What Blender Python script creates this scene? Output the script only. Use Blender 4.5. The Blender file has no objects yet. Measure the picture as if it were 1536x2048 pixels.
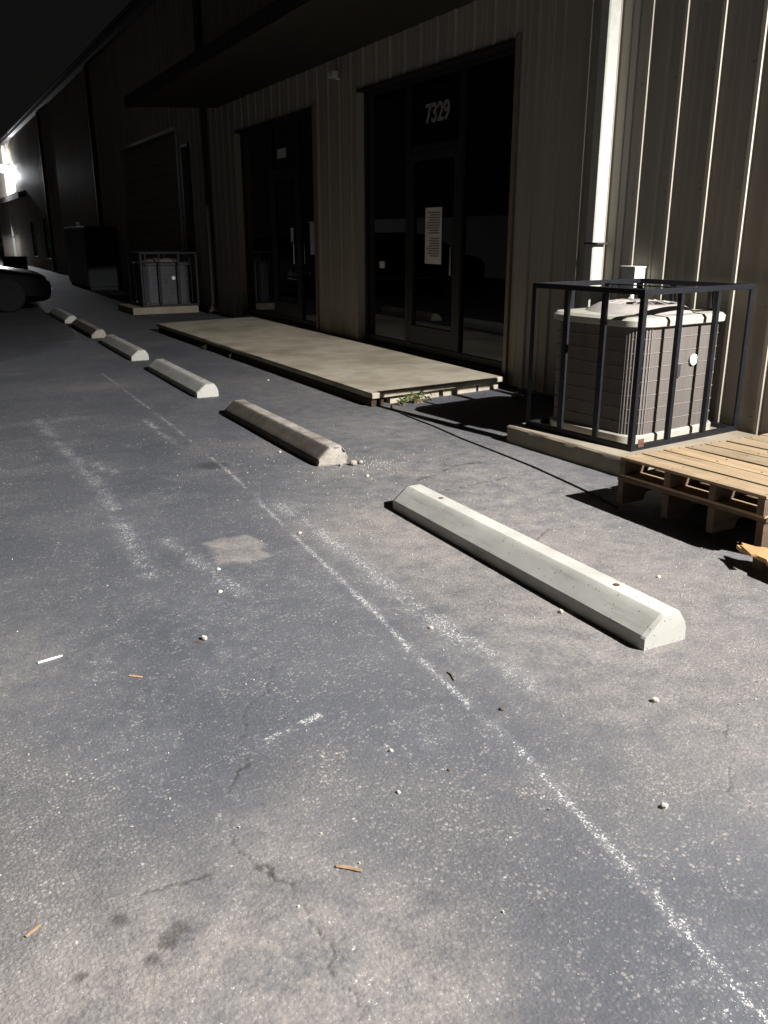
import bpy, math, random
import numpy as np
from mathutils import Vector, Matrix, noise as mnoise

random.seed(7)
R = math.radians
scene = bpy.context.scene
COL = scene.collection

# ------------------------------------------------------------------ camera
CAM_H = 1.40
cam_d = bpy.data.cameras.new('camera')
cam_d.sensor_fit = 'VERTICAL'
cam_d.sensor_height = 24.0
cam_d.lens = 24.0 * 1714.0 / 2048.0
cam_d.clip_start = 0.05
cam_d.clip_end = 600
cam = bpy.data.objects.new('camera', cam_d)
COL.objects.link(cam)
cam.location = (0, 0, CAM_H)
cam.rotation_euler = (R(90) - math.atan(554 / 1714.0), 0, R(-27.8))
scene.camera = cam

# ------------------------------------------------------------------ night sky, exposure
world = bpy.data.worlds.new('World')
scene.world = world
world.use_nodes = True
wn = world.node_tree.nodes
wbg = wn['Background']
wbg.inputs['Color'].default_value = (1.0, 0.93, 0.90, 1)
wbg.inputs['Strength'].default_value = 0.0055
scene.view_settings.view_transform = 'Standard'
scene.view_settings.look = 'None'
scene.view_settings.gamma = 1.0
scene.view_settings.exposure = 0.0
scene.view_settings.use_curve_mapping = False
try:
    scene.cycles.max_bounces = 6
    scene.cycles.sample_clamp_indirect = 3.0
except Exception:
    pass

LAMP_POS = (4.74, -1.4, 4.60)
LAMP_POWER = 9000.0
FAR_LAMP_POWER = 1000.0

# ------------------------------------------------------------------ helpers
class MB:
    """collects simple shapes; build() links them as one mesh object"""
    def __init__(s):
        s.v, s.f = [], []
    def add(s, vs, fs):
        o = len(s.v)
        s.v += [tuple(p) for p in vs]
        s.f += [tuple(i + o for i in q) for q in fs]
        return s
    def box(s, a, b):
        (x0, y0, z0), (x1, y1, z1) = a, b
        vs = [(x0,y0,z0),(x1,y0,z0),(x1,y1,z0),(x0,y1,z0),(x0,y0,z1),(x1,y0,z1),(x1,y1,z1),(x0,y1,z1)]
        return s.add(vs, [(0,3,2,1),(4,5,6,7),(0,1,5,4),(1,2,6,5),(2,3,7,6),(3,0,4,7)])
    def loft(s, rings, cap=True):
        n = len(rings[0]); vs = [p for r in rings for p in r]; fs = []
        for i in range(len(rings) - 1):
            for j in range(n):
                k = (j + 1) % n
                fs.append((i*n+j, i*n+k, (i+1)*n+k, (i+1)*n+j))
        if cap:
            fs.append(tuple(range(n))[::-1])
            fs.append(tuple((len(rings)-1)*n + j for j in range(n)))
        return s.add(vs, fs)
    def tube(s, pts, r, n=8):
        rings = []
        pts = [Vector(p) for p in pts]
        for i, p in enumerate(pts):
            d = (pts[min(i+1, len(pts)-1)] - pts[max(i-1, 0)]).normalized()
            a = d.orthogonal().normalized() if i == 0 else (a - d * a.dot(d)).normalized()
            b = d.cross(a)
            rr = r[i] if isinstance(r, (list, tuple)) else r
            rings.append([p + (a*math.cos(2*math.pi*k/n) + b*math.sin(2*math.pi*k/n))*rr for k in range(n)])
        return s.loft(rings)
    def lathe(s, prof, n=24, c=(0,0,0)):
        return s.loft([[(c[0]+r*math.cos(2*math.pi*k/n), c[1]+r*math.sin(2*math.pi*k/n), c[2]+z) for k in range(n)] for r, z in prof])
    def mesh(s, name, mat):
        me = bpy.data.meshes.new(name)
        me.from_pydata(s.v, [], s.f)
        me.validate()
        me.materials.append(mat)
        import bmesh
        bm = bmesh.new(); bm.from_mesh(me)
        bmesh.ops.recalc_face_normals(bm, faces=bm.faces)
        bm.to_mesh(me); bm.free()
        return me
    def build(s, name, mat, parent=None, smooth=False, bevel=0, **kw):
        return obj(name, s.mesh(name, mat), parent, smooth, bevel, **kw)

def obj(name, me, parent=None, smooth=False, bevel=0, loc=None, rot=None, sharp=35):
    o = bpy.data.objects.new(name, me)
    COL.objects.link(o)
    if parent: o.parent = parent
    if loc: o.location = loc
    if rot: o.rotation_euler = rot
    if smooth and not me.get('sm'):
        me.polygons.foreach_set('use_smooth', [True]*len(me.polygons))
        me.set_sharp_from_angle(angle=R(sharp)); me['sm'] = 1
    if bevel:
        m = o.modifiers.new('bevel', 'BEVEL'); m.width = bevel; m.segments = 2; m.limit_method = 'ANGLE'
    return o

def tag(o, label=None, cat=None, group=None, kind=None):
    if label: o['label'] = label
    if cat: o['category'] = cat
    if group: o['group'] = group
    if kind: o['kind'] = kind
    return o

def thing(name, label, cat, loc=(0,0,0), rz=0, group=None):
    o = bpy.data.objects.new(name, None); COL.objects.link(o)
    o.location = loc; o.rotation_euler = (0, 0, rz); o.empty_display_size = .1
    return tag(o, label, cat, group)

def part(name, parent):
    o = bpy.data.objects.new(name, None); COL.objects.link(o); o.parent = parent
    return o

def copy_tree(o, parent=None):
    c = o.copy(); COL.objects.link(c); c.parent = parent
    for ch in o.children:
        copy_tree(ch, c)
    return c

# ------------------------------------------------------------------ materials
class NT:
    def __init__(s, name):
        s.m = bpy.data.materials.new(name); s.m.use_nodes = True
        s.t = s.m.node_tree; s.n = s.t.nodes; s.p = s.n['Principled BSDF']
        s.c = s.n.new('ShaderNodeTexCoord')
    def node(s, typ, **kw):
        n = s.n.new(typ)
        for k, v in kw.items(): setattr(n, k, v)
        return n
    def link(s, a, b): s.t.links.new(a, b)
    def put(s, sock, v):
        if hasattr(v, 'links') or hasattr(v, 'is_output'): s.link(v, sock)
        else: sock.default_value = v
    def map(s, scale=(1,1,1), src='Object'):
        n = s.node('ShaderNodeMapping'); n.inputs['Scale'].default_value = scale
        s.link(s.c.outputs[src], n.inputs[0]); return n.outputs[0]
    def noise(s, scale, detail=4, rough=.55, vec=None):
        n = s.node('ShaderNodeTexNoise'); n.inputs['Scale'].default_value = scale
        n.inputs['Detail'].default_value = detail; n.inputs['Roughness'].default_value = rough
        s.link(vec or s.c.outputs['Object'], n.inputs['Vector']); return n.outputs['Fac']
    def vor(s, scale, vec=None, feature='F1'):
        n = s.node('ShaderNodeTexVoronoi'); n.feature = feature; n.inputs['Scale'].default_value = scale
        s.link(vec or s.c.outputs['Object'], n.inputs['Vector']); return n
    def math(s, op, a, b=None, clamp=False):
        n = s.node('ShaderNodeMath', operation=op); n.use_clamp = clamp
        s.put(n.inputs[0], a)
        if b is not None: s.put(n.inputs[1], b)
        return n.outputs[0]
    def rng(s, v, a, b, c=0., d=1.):
        n = s.node('ShaderNodeMapRange'); s.put(n.inputs[0], v)
        for i, q in enumerate((a, b, c, d)): s.put(n.inputs[1+i], q)
        return n.outputs[0]
    def mix(s, f, a, b, mode='MIX'):
        n = s.node('ShaderNodeMix', data_type='RGBA', blend_type=mode)
        s.put(n.inputs[0], f)
        for q, v in ((6, a), (7, b)):
            if isinstance(v, tuple): v = (*v, 1) if len(v) == 3 else v
            s.put(n.inputs[q], v)
        return n.outputs[2]
    def bump(s, h, strength=.4, dist=.003, prev=None):
        n = s.node('ShaderNodeBump'); n.inputs['Strength'].default_value = strength
        n.inputs['Distance'].default_value = dist; s.link(h, n.inputs['Height'])
        if prev: s.link(prev, n.inputs['Normal'])
        return n.outputs[0]
    def done(s, col=None, rough=None, nrm=None, metal=0, spec=None):
        if col is not None:
            if isinstance(col, tuple): col = (*col, 1)
            s.put(s.p.inputs['Base Color'], col)
        if rough is not None: s.put(s.p.inputs['Roughness'], rough)
        if nrm is not None: s.link(nrm, s.p.inputs['Normal'])
        s.p.inputs['Metallic'].default_value = metal
        if spec is not None: s.p.inputs['Specular IOR Level'].default_value = spec
        return s.m
    def rnd(s):
        return s.node('ShaderNodeObjectInfo').outputs['Random']

def m_asphalt():
    s = NT('asphalt')
    at = s.node('ShaderNodeAttribute', attribute_name='wear')
    sep = s.node('ShaderNodeSeparateColor'); s.link(at.outputs['Color'], sep.inputs[0])
    paint, dust, seal = sep.outputs[0], sep.outputs[1], sep.outputs[2]
    crack = at.outputs['Alpha']
    warp = s.node('ShaderNodeVectorMath', operation='ADD')
    nz = s.node('ShaderNodeTexNoise'); nz.inputs['Scale'].default_value = 90
    s.link(s.c.outputs['Object'], nz.inputs['Vector'])
    sc = s.node('ShaderNodeVectorMath', operation='SCALE'); s.link(nz.outputs['Color'], sc.inputs[0]); sc.inputs['Scale'].default_value = .007
    s.link(s.c.outputs['Object'], warp.inputs[0]); s.link(sc.outputs[0], warp.inputs[1])
    v = s.vor(98, warp.outputs[0]); v2 = s.vor(300, warp.outputs[0])
    vr = s.node('ShaderNodeSeparateColor'); s.link(v.outputs['Color'], vr.inputs[0])
    vr2 = s.node('ShaderNodeSeparateColor'); s.link(v2.outputs['Color'], vr2.inputs[0])
    r1, r2, r3 = vr.outputs[0], vr.outputs[1], vr.outputs[2]
    big = s.noise(1.3, 5, .6); mid = s.noise(9, 5, .6); fine = s.noise(60, 4, .7)
    # binder, stones
    binder = s.mix(seal, (.100, .097, .099), (.074, .079, .091))
    stone_c = s.mix(r2, (.14, .134, .131), (.265, .245, .232))
    stone_c = s.mix(s.rng(r3, .93, .97), stone_c, (.44, .42, .40))
    core = s.rng(v.outputs['Distance'], .58, .34)
    keep = s.rng(s.math('ADD', r1, s.math('MULTIPLY', seal, -.42)), .25, .5)
    keep = s.math('MULTIPLY', keep, s.rng(mid, .36, .62, .10, 1.))
    vis = s.math('MULTIPLY', core, keep, True)
    col = s.mix(vis, binder, stone_c)
    grit = s.mix(vr2.outputs[0], (.055, .055, .058), (.26, .25, .24))
    col = s.mix(s.rng(s.math('MULTIPLY', vr2.outputs[1], s.rng(seal, 0, 1, 1, .55)), .45, .8, 0, .55), col, grit)
    col = s.mix(1.0, col, s.mix(s.rng(big, .3, .7), (.74, .75, .79), (1.22, 1.18, 1.15)), 'MULTIPLY')
    # tan sandy dust lying between the stones
    dm = s.math('MULTIPLY', dust, s.rng(s.math('ADD', s.math('MULTIPLY', mid, .6), s.math('MULTIPLY', fine, .5)), .36, .66), True)
    col = s.mix(s.math('MULTIPLY', dm, .8), col, s.mix(fine, (.190, .168, .153), (.31, .278, .255)))
    # worn line paint left on single stones
    pm = s.rng(s.math('ADD', paint, s.math('ADD', s.math('MULTIPLY', vr2.outputs[2], .75), s.math('MULTIPLY', s.math('SUBTRACT', fine, .5), 1.1))), .98, 1.12)
    pm = s.math('MULTIPLY', s.math('MULTIPLY', pm, s.rng(paint, .02, .2), True), s.rng(s.math('ADD', r1, core), .35, .85), True)
    col = s.mix(s.math('MULTIPLY', s.rng(paint, .03, .6, 0, .18), s.rng(mid, .3, .6, .35, 1.)), col, (.30, .30, .30))
    spk = s.math('MULTIPLY', s.math('GREATER_THAN', vr2.outputs[0], .965), s.rng(v2.outputs['Distance'], .5, .25))
    spk = s.math('MULTIPLY', spk, s.rng(mid, .42, .62), True)
    col = s.mix(s.math('MULTIPLY', spk, .8), col, (.55, .54, .52))
    col = s.mix(s.math('MULTIPLY', pm, .9), col, (.56, .55, .535))
    col = s.mix(crack, col, (.018, .015, .013))
    h = s.math('ADD', s.math('MULTIPLY', core, s.rng(seal, 0, 1, .9, .5)), s.math('MULTIPLY', fine, .6))
    h = s.math('ADD', h, s.math('MULTIPLY', vr2.outputs[2], .55))
    nb = s.bump(h, .42, .0024)
    rough = s.rng(r3, .0, 1., .62, .95)
    return s.done(col, rough, nb, spec=.35)

def m_concrete(name, c0, c1, stain=(.16,.13,.10), stain_amt=.25, scale=1., pit=.0, soiled=None):
    s = NT(name)
    a = s.noise(3.5*scale, 6, .62); b = s.noise(28*scale, 5, .65); f = s.noise(220, 3, .6); g = s.noise(1.1*scale, 3, .5)
    col = s.mix(s.rng(a, .3, .7), c0, c1)
    col = s.mix(s.math('MULTIPLY', s.rng(g, .48, .7), stain_amt, True), col, stain)
    col = s.mix(s.rng(b, .58, .75, 0, .35), col, tuple(q*.72 for q in c0))
    if scale == 1.6:
        sk = s.noise(1., 5, .65, s.map((46, 3.2, 46)))
        col = s.mix(s.rng(sk, .56, .74, 0, .5), col, tuple(q*.55 for q in c0))
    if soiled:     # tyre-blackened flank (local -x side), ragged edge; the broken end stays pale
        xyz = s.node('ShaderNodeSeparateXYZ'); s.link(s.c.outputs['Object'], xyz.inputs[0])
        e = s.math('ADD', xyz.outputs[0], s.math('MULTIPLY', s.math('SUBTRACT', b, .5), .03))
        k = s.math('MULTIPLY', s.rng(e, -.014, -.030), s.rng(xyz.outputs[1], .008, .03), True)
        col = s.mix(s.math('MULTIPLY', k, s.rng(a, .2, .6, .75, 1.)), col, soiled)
    h = s.math('ADD', s.math('MULTIPLY', b, .6), s.math('MULTIPLY', f, .5))
    if pit:
        pv = s.vor(70); pr = s.rng(pv.outputs['Distance'], .12, .3)
        ps = s.node('ShaderNodeSeparateColor'); s.link(pv.outputs['Color'], ps.inputs[0])
        pm = s.math('MULTIPLY', s.math('SUBTRACT', 1., pr), s.math('GREATER_THAN', ps.outputs[0], 1-pit))
        col = s.mix(s.math('MULTIPLY', pm, .8), col, (.05,.04,.035)); h = s.math('SUBTRACT', h, pm)
    return s.done(col, s.rng(b, .3, .7, .75, .95), s.bump(h, .3, .002), spec=.3)

def m_siding():
    s = NT('tan_painted_siding')
    st = s.noise(1.0, 5, .6, s.map((5, 5, .35))); d = s.noise(2.2, 5, .6); f = s.noise(40, 3, .6)
    z = s.node('ShaderNodeSeparateXYZ'); s.link(s.c.outputs['Object'], z.inputs[0])
    col = s.mix(s.rng(st, .3, .7), (.315, .280, .232), (.37, .333, .28))
    col = s.mix(s.math('MULTIPLY', s.rng(z.outputs[2], .5, .0), s.rng(d, .35, .6), True), col, (.15, .12, .09))
    col = s.mix(1., col, s.mix(s.rnd(), (.93,.93,.94), (1.05,1.04,1.03)), 'MULTIPLY')
    return s.done(col, s.rng(f, .3, .7, .48, .66), s.bump(s.noise(3, 2), .08, .004), spec=.3)

def m_paint(name, c, rough=.5, var=.15, metal=0, spec=.4, sc=14.):
    s = NT(name); a = s.noise(sc, 5, .6); b = s.noise(sc*9, 3, .6)
    col = s.mix(s.rng(a, .3, .7), tuple(q*(1-var) for q in c), tuple(q*(1+var) for q in c))
    return s.done(col, s.rng(b, .3, .7, rough*.85, min(1., rough*1.15)), s.bump(b, .08, .001), metal, spec)

def m_wood(name, dark, light, grain='y'):
    s = NT(name)
    sc = {'y': (26, 1.6, 26), 'x': (1.6, 26, 26)}[grain]
    off = s.node('ShaderNodeVectorMath', operation='ADD')
    cmb = s.node('ShaderNodeCombineXYZ'); r = s.rnd()
    s.link(s.math('MULTIPLY', r, 37.), cmb.inputs[0]); s.link(s.math('MULTIPLY', r, 19.), cmb.inputs[1])
    s.link(s.c.outputs['Object'], off.inputs[0]); s.link(cmb.outputs[0], off.inputs[1])
    mp = s.node('ShaderNodeMapping'); mp.inputs['Scale'].default_value = sc; s.link(off.outputs[0], mp.inputs[0])
    g = s.noise(1., 7, .65, mp.outputs[0]); bl = s.noise(4.5, 4, .6, off.outputs[0])
    col = s.mix(s.rng(g, .3, .7), dark, light)
    col = s.mix(s.rng(bl, .52, .75, 0, .55), col, tuple(q*.55 for q in dark))
    col = s.mix(1., col, s.mix(r, (.82,.84,.86), (1.1,1.06,1.)), 'MULTIPLY')
    return s.done(col, .8, s.bump(g, .35, .002), spec=.25)

def m_glass():
    s = NT('tinted_glass')
    s.n.remove(s.p); out = s.n['Material Output']
    tr = s.node('ShaderNodeBsdfTransparent'); tr.inputs[0].default_value = (.16, .17, .17, 1)
    gl = s.node('ShaderNodeBsdfGlossy'); gl.inputs['Roughness'].default_value = .012; gl.inputs[0].default_value = (.95,.97,1,1)
    fr = s.node('ShaderNodeFresnel'); fr.inputs[0].default_value = 1.5
    mx = s.node('ShaderNodeMixShader'); s.link(fr.outputs[0], mx.inputs[0]); s.link(tr.outputs[0], mx.inputs[1]); s.link(gl.outputs[0], mx.inputs[2])
    s.link(mx.outputs[0], out.inputs[0])
    return s.m

def m_emit(name, c, k):
    s = NT(name); s.p.inputs['Base Color'].default_value = (.8,.8,.8,1)
    s.p.inputs['Emission Color'].default_value = (*c, 1); s.p.inputs['Emission Strength'].default_value = k
    return s.m

def m_coil():
    s = NT('condenser_coil_guard')
    w = s.node('ShaderNodeTexWave', wave_type='BANDS', bands_direction='DIAGONAL'); w.inputs['Scale'].default_value = 44
    w.inputs['Distortion'].default_value = .4
    mp = s.map((1, 1, .0)); s.link(mp, w.inputs['Vector'])
    a = s.noise(5, 5, .6); st = s.noise(1., 4, .6, s.map((30, 30, 1.2)))
    col = s.mix(w.outputs['Fac'], (.085, .075, .068), (.12, .108, .098))
    col = s.mix(s.rng(st, .45, .7, 0, .5), col, (.08, .055, .045))
    return s.done(col, .6, s.bump(w.outputs['Fac'], .25, .0015), 0, .35)

M = {}
M['asphalt'] = m_asphalt()
M['slab'] = m_concrete('tan_concrete_slab', (.29,.255,.195), (.42,.37,.29), (.19,.16,.115), .7, 1.4)
M['pad'] = m_concrete('equipment_pad_concrete', (.20,.168,.125), (.30,.258,.198), (.13,.10,.07), .55)
M['stop_new'] = m_concrete('painted_pale_concrete', (.345,.34,.315), (.44,.43,.395), (.25,.235,.19), .45, 1.6, .10)
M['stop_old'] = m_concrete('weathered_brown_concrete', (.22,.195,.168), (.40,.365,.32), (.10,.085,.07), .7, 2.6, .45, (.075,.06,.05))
M['stop_mid'] = m_concrete('aged_grey_concrete', (.42,.42,.39), (.54,.53,.49), (.30,.27,.22), .4, 1.5, .15)
M['siding'] = m_siding()
M['trim'] = m_paint('pale_spout_paint', (.36,.355,.32), .5, .10)
M['brown'] = m_paint('dark_brown_canopy_metal', (.028,.022,.017), .65, .2)
M['fascia'] = m_paint('tan_fascia_metal', (.20,.17,.125), .6, .12)
M['bronze'] = m_paint('dark_bronze_aluminium', (.018,.016,.015), .45, .15)
M['jamb'] = m_paint('brown_jamb_trim', (.20,.15,.11), .5, .12)
M['glass'] = m_glass()
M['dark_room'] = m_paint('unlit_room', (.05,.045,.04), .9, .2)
M['black_steel'] = m_paint('blue_black_painted_steel', (.007,.0075,.010), .5, .35, 0, .3, 30)
M['coil'] = m_coil()
M['wire'] = m_paint('guard_wire', (.165,.148,.135), .5, .15)
M['cream'] = m_paint('cream_enamel', (.31,.298,.255), .5, .12)
M['dim_coil'] = m_paint('dim_lit_enamel', (.05,.052,.06), .55, .2)  # far unit's dim light painted into darker copies of coil and wire
M['dim_wire'] = m_paint('dim_lit_guard_wire', (.11,.115,.135), .5, .15)
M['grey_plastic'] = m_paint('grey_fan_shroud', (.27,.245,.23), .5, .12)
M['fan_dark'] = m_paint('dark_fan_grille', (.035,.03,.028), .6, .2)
M['white'] = m_paint('white_plastic', (.8,.8,.8), .5, .04)
M['box_grey'] = m_paint('pale_grey_box', (.55,.56,.52), .5, .06)
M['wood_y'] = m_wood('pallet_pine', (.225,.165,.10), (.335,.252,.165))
M['wood_x_shade'] = m_wood('shaded_stringer_pine', (.085,.06,.04), (.135,.098,.068), 'x')  # shade under the deck is put into the stringer colour
M['wood_low_shade'] = m_wood('shaded_bottom_pine', (.075,.05,.033), (.13,.09,.062), 'x')  # pine coloured dark for the shadow round the bottom pallet
M['wood_fresh'] = m_wood('split_fresh_pine', (.36,.215,.10), (.46,.30,.155))
M['rust'] = m_paint('rusty_steel', (.09,.045,.028), .8, .4, 0, .3, 60)
M['stone'] = m_paint('pale_pebble', (.50,.46,.38), .85, .3, 0, .3, 60)
M['stone_dark'] = m_paint('dark_pebble', (.10,.07,.055), .85, .3, 0, .3, 60)
M['paper'] = m_paint('white_paper', (.62,.62,.60), .8, .05)
M['ink'] = m_paint('grey_print', (.16,.16,.16), .8, .1)
M['vinyl'] = m_paint('pale_vinyl_numerals', (.27,.27,.27), .6, .05)
M['leaf'] = m_paint('weed_leaf', (.085,.15,.035), .55, .35, 0, .3, 40)
M['dry'] = m_paint('dry_stem', (.27,.185,.115), .8, .25, 0, .2, 60)
M['dark_base'] = m_paint('dark_brown_base', (.05,.036,.025), .95, .4, 0, .1, 40)
M['car'] = m_paint('black_car_paint', (.002,.002,.0025), .6, .1, 0, .1)
M['hood'] = m_paint('glossy_hood_paint', (.16,.16,.17), .22, .05, .85, .6)
M['rubber'] = m_paint('black_rubber', (.010,.010,.010), .85, .2)
M['chrome'] = m_paint('chrome_trim', (.75,.75,.75), .15, .03, 1.)
M['headlamp'] = m_paint('headlamp_lens', (.5,.5,.5), .1, .05, 0, .8)
M['cabinet'] = m_paint('dark_blue_cabinet', (.014,.019,.026), .5, .2)
M['whitewall'] = m_concrete('white_painted_block_wall', (.76,.74,.70), (.84,.82,.78), (.6,.57,.52), .3)
M['roof'] = m_paint('dark_roof_metal', (.03,.027,.025), .6, .2)
M['lamp_lens'] = m_emit('lit_lamp_lens', (1., .97, .92), 60.)
M['lamp_lens_far'] = m_emit('lit_far_lamp_lens', (.93, .96, 1.), 140.)
M['bark'] = m_paint('bark', (.07,.05,.035), .9, .3)

W = 4.90          # front face of the metal wall (x); the building lies beyond it

# ------------------------------------------------------------------ ground
def vnoise(x, y, seed=0):
    xi = np.floor(x).astype(np.int64); yi = np.floor(y).astype(np.int64)
    fx = x - xi; fy = y - yi
    fx = fx*fx*(3-2*fx); fy = fy*fy*(3-2*fy)
    def h(a, b):
        n = (a*374761393 + b*668265263 + seed*982451653) & 0xffffffff
        n = ((n ^ (n >> 13))*1274126177) & 0xffffffff
        return ((n ^ (n >> 16)) & 0xffff) / 65535.0
    return (h(xi,yi)*(1-fx)+h(xi+1,yi)*fx)*(1-fy) + (h(xi,yi+1)*(1-fx)+h(xi+1,yi+1)*fx)*fy
def fbm(x, y, sc, seed=0, octv=4):
    t = 0; a = .5; s = 0
    for o in range(octv):
        t = t + a*vnoise(x*sc*2**o, y*sc*2**o, seed+o); s += a; a *= .5
    return t/s
def sstep(a, b, v):
    t = np.clip((v-a)/(b-a), 0, 1); return t*t*(3-2*t)
def seg_dist(px, py, pts):
    d = np.full(px.shape, 1e9)
    for (ax, ay), (bx, by) in zip(pts[:-1], pts[1:]):
        vx, vy = bx-ax, by-ay; L = vx*vx+vy*vy
        t = np.clip(((px-ax)*vx+(py-ay)*vy)/L, 0, 1)
        d = np.minimum(d, np.hypot(px-ax-t*vx, py-ay-t*vy))
    return d

def make_ground():
    def geo(a, step, ratio, lim, sign):
        out = []; p = a
        while abs(p) < lim:
            p += sign*step; out.append(p); step *= ratio
        return out
    xs = list(np.arange(-.2, 2.8, .007)) + list(np.arange(2.8, 4.95, .012))
    xs = geo(-.2, .02, 1.35, 220, -1)[::-1] + xs + geo(xs[-1], .05, 1.5, 220, 1)
    ys = list(np.arange(.65, 3.0, .0058)); st = .006; y = ys[-1]
    while y < 17:
        y += st; ys.append(y); st = min(st*1.013, .06)
    ys = geo(.65, .03, 1.4, 60, -1)[::-1] + ys + geo(ys[-1], .1, 1.35, 400, 1)
    xs = np.array(xs); ys = np.array(ys)
    X, Y = np.meshgrid(xs, ys)
    nx, ny = len(xs), len(ys)
    n1 = fbm(X, Y, 1.1, 3); n2 = fbm(X, Y, 6., 11); n3 = fbm(X, Y, 28., 23, 3); n4 = fbm(X, Y, 2.6, 41)
    # worn marking lines (along the stalls) and fainter bay lines (across)
    L1 = [(1.60,9.5),(1.589,6.748),(1.547,4.98),(1.478,4.059),(1.434,3.342),(1.399,2.772),(1.357,2.34),(1.342,1.968),(1.33,1.668),(1.296,1.41),(1.264,1.145),(1.241,.974),(1.212,.821),(1.2,.6)]
    L2 = [(1.577,4.206),(1.59,3.406),(1.564,2.825),(1.571,2.453),(1.577,2.141),(1.593,1.941)]
    L3 = [(.692,7.221),(.732,6.07),(.783,5.317),(.757,4.439),(.722,3.863),(.711,3.52)]
    L4 = [(.881,3.936),(.936,3.534),(1.003,3.121)]
    L6 = [(1.448,6.822),(1.447,6.408),(1.457,5.94)]
    wob = (n2-.5)*.03
    paint = np.zeros_like(X)
    for pts, w, k in ((L1,.026,.56),(L2,.080,.46),(L3,.085,.45),(L4,.065,.43),(L6,.045,.6),([(.838,5.631),(.903,5.32)],.06,.6)):
        d = np.abs(seg_dist(X, Y, pts)+wob)
        paint = np.maximum(paint, k*(1-sstep(0, w*1.5, d))*sstep(.36, .70, n2*.55+n3*.35+n4*.35))
    for yb, hw, k, xa, xb in ((7.15,.14,.34,-1.5,1.35),(9.85,.10,.5,-1.5,2.0),(12.6,.1,.45,-1,2.0),(6.75,.12,.45,.3,.95),(4.62,.22,.26,-1.5,2.2),(5.6,.25,.28,-.5,.9)):
        d = np.abs(Y-yb+(n2-.5)*.12)
        paint = np.maximum(paint, k*(1-sstep(hw*.3, hw, d))*sstep(.42,.62,n4)*sstep(xa,xa+.3,X)*(1-sstep(xb-.3,xb,X)))
    paint = np.maximum(paint, .27*sstep(.60,.80,n4*.7+n3*.4)*(1-sstep(8,12,Y)))
    paint = np.maximum(paint, .20*sstep(.52,.70,fbm(X,Y,3.4,91)*.7+n3*.3)*(np.exp(-((X-.2)/.5)**2-((Y-1.55)/.35)**2)+np.exp(-((X-.65)/.3)**2-((Y-1.2)/.25)**2)))
    sc1 = seg_dist(X, Y, [(.903,2.133),(.754,2.087),(.684,2.065)])
    paint = np.maximum(paint, .7*(1-sstep(.004,.03,sc1))*sstep(.35,.6,n3))
    # sandy dust
    def blob(cx, cy, rx, ry, k):
        return k*np.exp(-(((X-cx)/rx)**2+((Y-cy)/ry)**2))
    dust = blob(2.55,2.8,.7,1.2,1.)+blob(1.85,2.1,.4,.8,.65)+blob(1.85,3.6,.35,.7,.7)+blob(3.0,4.2,.8,.7,.55)+blob(2.3,4.7,.35,.35,.6)+blob(2.95,5.6,.55,.9,.62)+blob(2.8,7.6,.4,1.2,.5)
    dust += blob(.15,1.42,.45,.30,1.)+blob(.62,1.15,.25,.28,1.)+blob(.62,1.7,.16,.16,.5)+blob(.1,2.9,.25,.5,.4)+blob(1.9,1.2,.3,.3,.2)
    dust += blob(3.3,8.5,.25,3.,.5)+blob(1.4,8.6,.5,.35,.5)
    patch = np.maximum(np.abs(X-1.13)-.11, np.abs(Y-3.66)-.15)+(n2-.5)*.14
    pk = 1-sstep(-.02,.03,patch)
    dust = np.maximum(np.clip(dust*(.55+.9*n1),0,1), pk*.95)
    # sealcoat: smoother, blue grey
    seal = sstep(.34,.62, n1*.65+n4*.35+.14*np.exp(-((X-1.0)/.7)**2)-.10*np.exp(-((Y-1.3)/.35)**2)+.16*sstep(3.2,5,Y))
    seal = np.clip(seal-.6*pk,0,1)
    # cracks and oil drips
    C = [([(.636,2.034),(.61,1.98),(.58,1.957),(.535,1.882),(.508,1.781),(.468,1.697),(.509,1.617),(.537,1.528),(.548,1.435),(.562,1.332),(.543,1.24),(.552,1.168),(.533,1.106),(.50,.95)],.0024,.65),
         ([(.952,2.596),(.893,2.501),(.807,2.355),(.757,2.311),(.7,2.241),(.66,2.12)],.0022,.5),
         ([(1.956,1.514),(1.877,1.436),(1.788,1.346),(1.706,1.264),(1.66,1.1)],.0022,.6),
         ([(2.476,4.297),(2.698,4.373),(2.878,4.484),(3.055,4.463)],.010,.7),
         ([(2.447,4.016),(2.709,4.052),(2.987,4.091),(3.3,4.2)],.004,.6),
         ([(.244,1.629),(.31,1.626),(.388,1.615)],.003,.6),
         ([(2.3,3.0),(2.62,3.2),(2.8,3.15)],.004,.5),([(1.9,.9),(2.15,1.25),(2.5,1.45),(2.9,1.5)],.004,.55)]
    crack = np.zeros_like(X)
    jx = (fbm(X,Y,24.,61,3)-.5)*.045; jy = (fbm(X,Y,24.,71,3)-.5)*.045
    for pts, w, k in C:
        d = seg_dist(X+jx, Y+jy, pts)
        crack = np.maximum(crack, k*(1-sstep(w*.5, w*1.9, d))*sstep(.30,.55,n2*.6+n3*.4))
    Z = (n1-.5)*.006*(1-sstep(2.0,3.,X)) - crack*.005 + (n3-.5)*.0012
    Z = np.where((X > 4.9), -.004, Z)
    for cx, cy, r in ((.19,1.575,.022),(.271,1.471,.026),(.221,1.438,.018),(.088,1.459,.015),(.3,1.49,.02),(1.5,5.2,.12)):
        d = np.hypot(X-cx, Y-cy)+(n3-.5)*.02
        crack = np.maximum(crack, .55*(1-sstep(r*.4,r*1.3,d)))
    co = np.stack([X, Y, Z], -1).reshape(-1, 3).astype(np.float32)
    i = (np.arange(ny-1)[:,None]*nx + np.arange(nx-1)[None,:]).reshape(-1)
    q = np.stack([i, i+1, i+nx+1, i+nx], -1).astype(np.int32)
    me = bpy.data.meshes.new('asphalt_lot')
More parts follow.
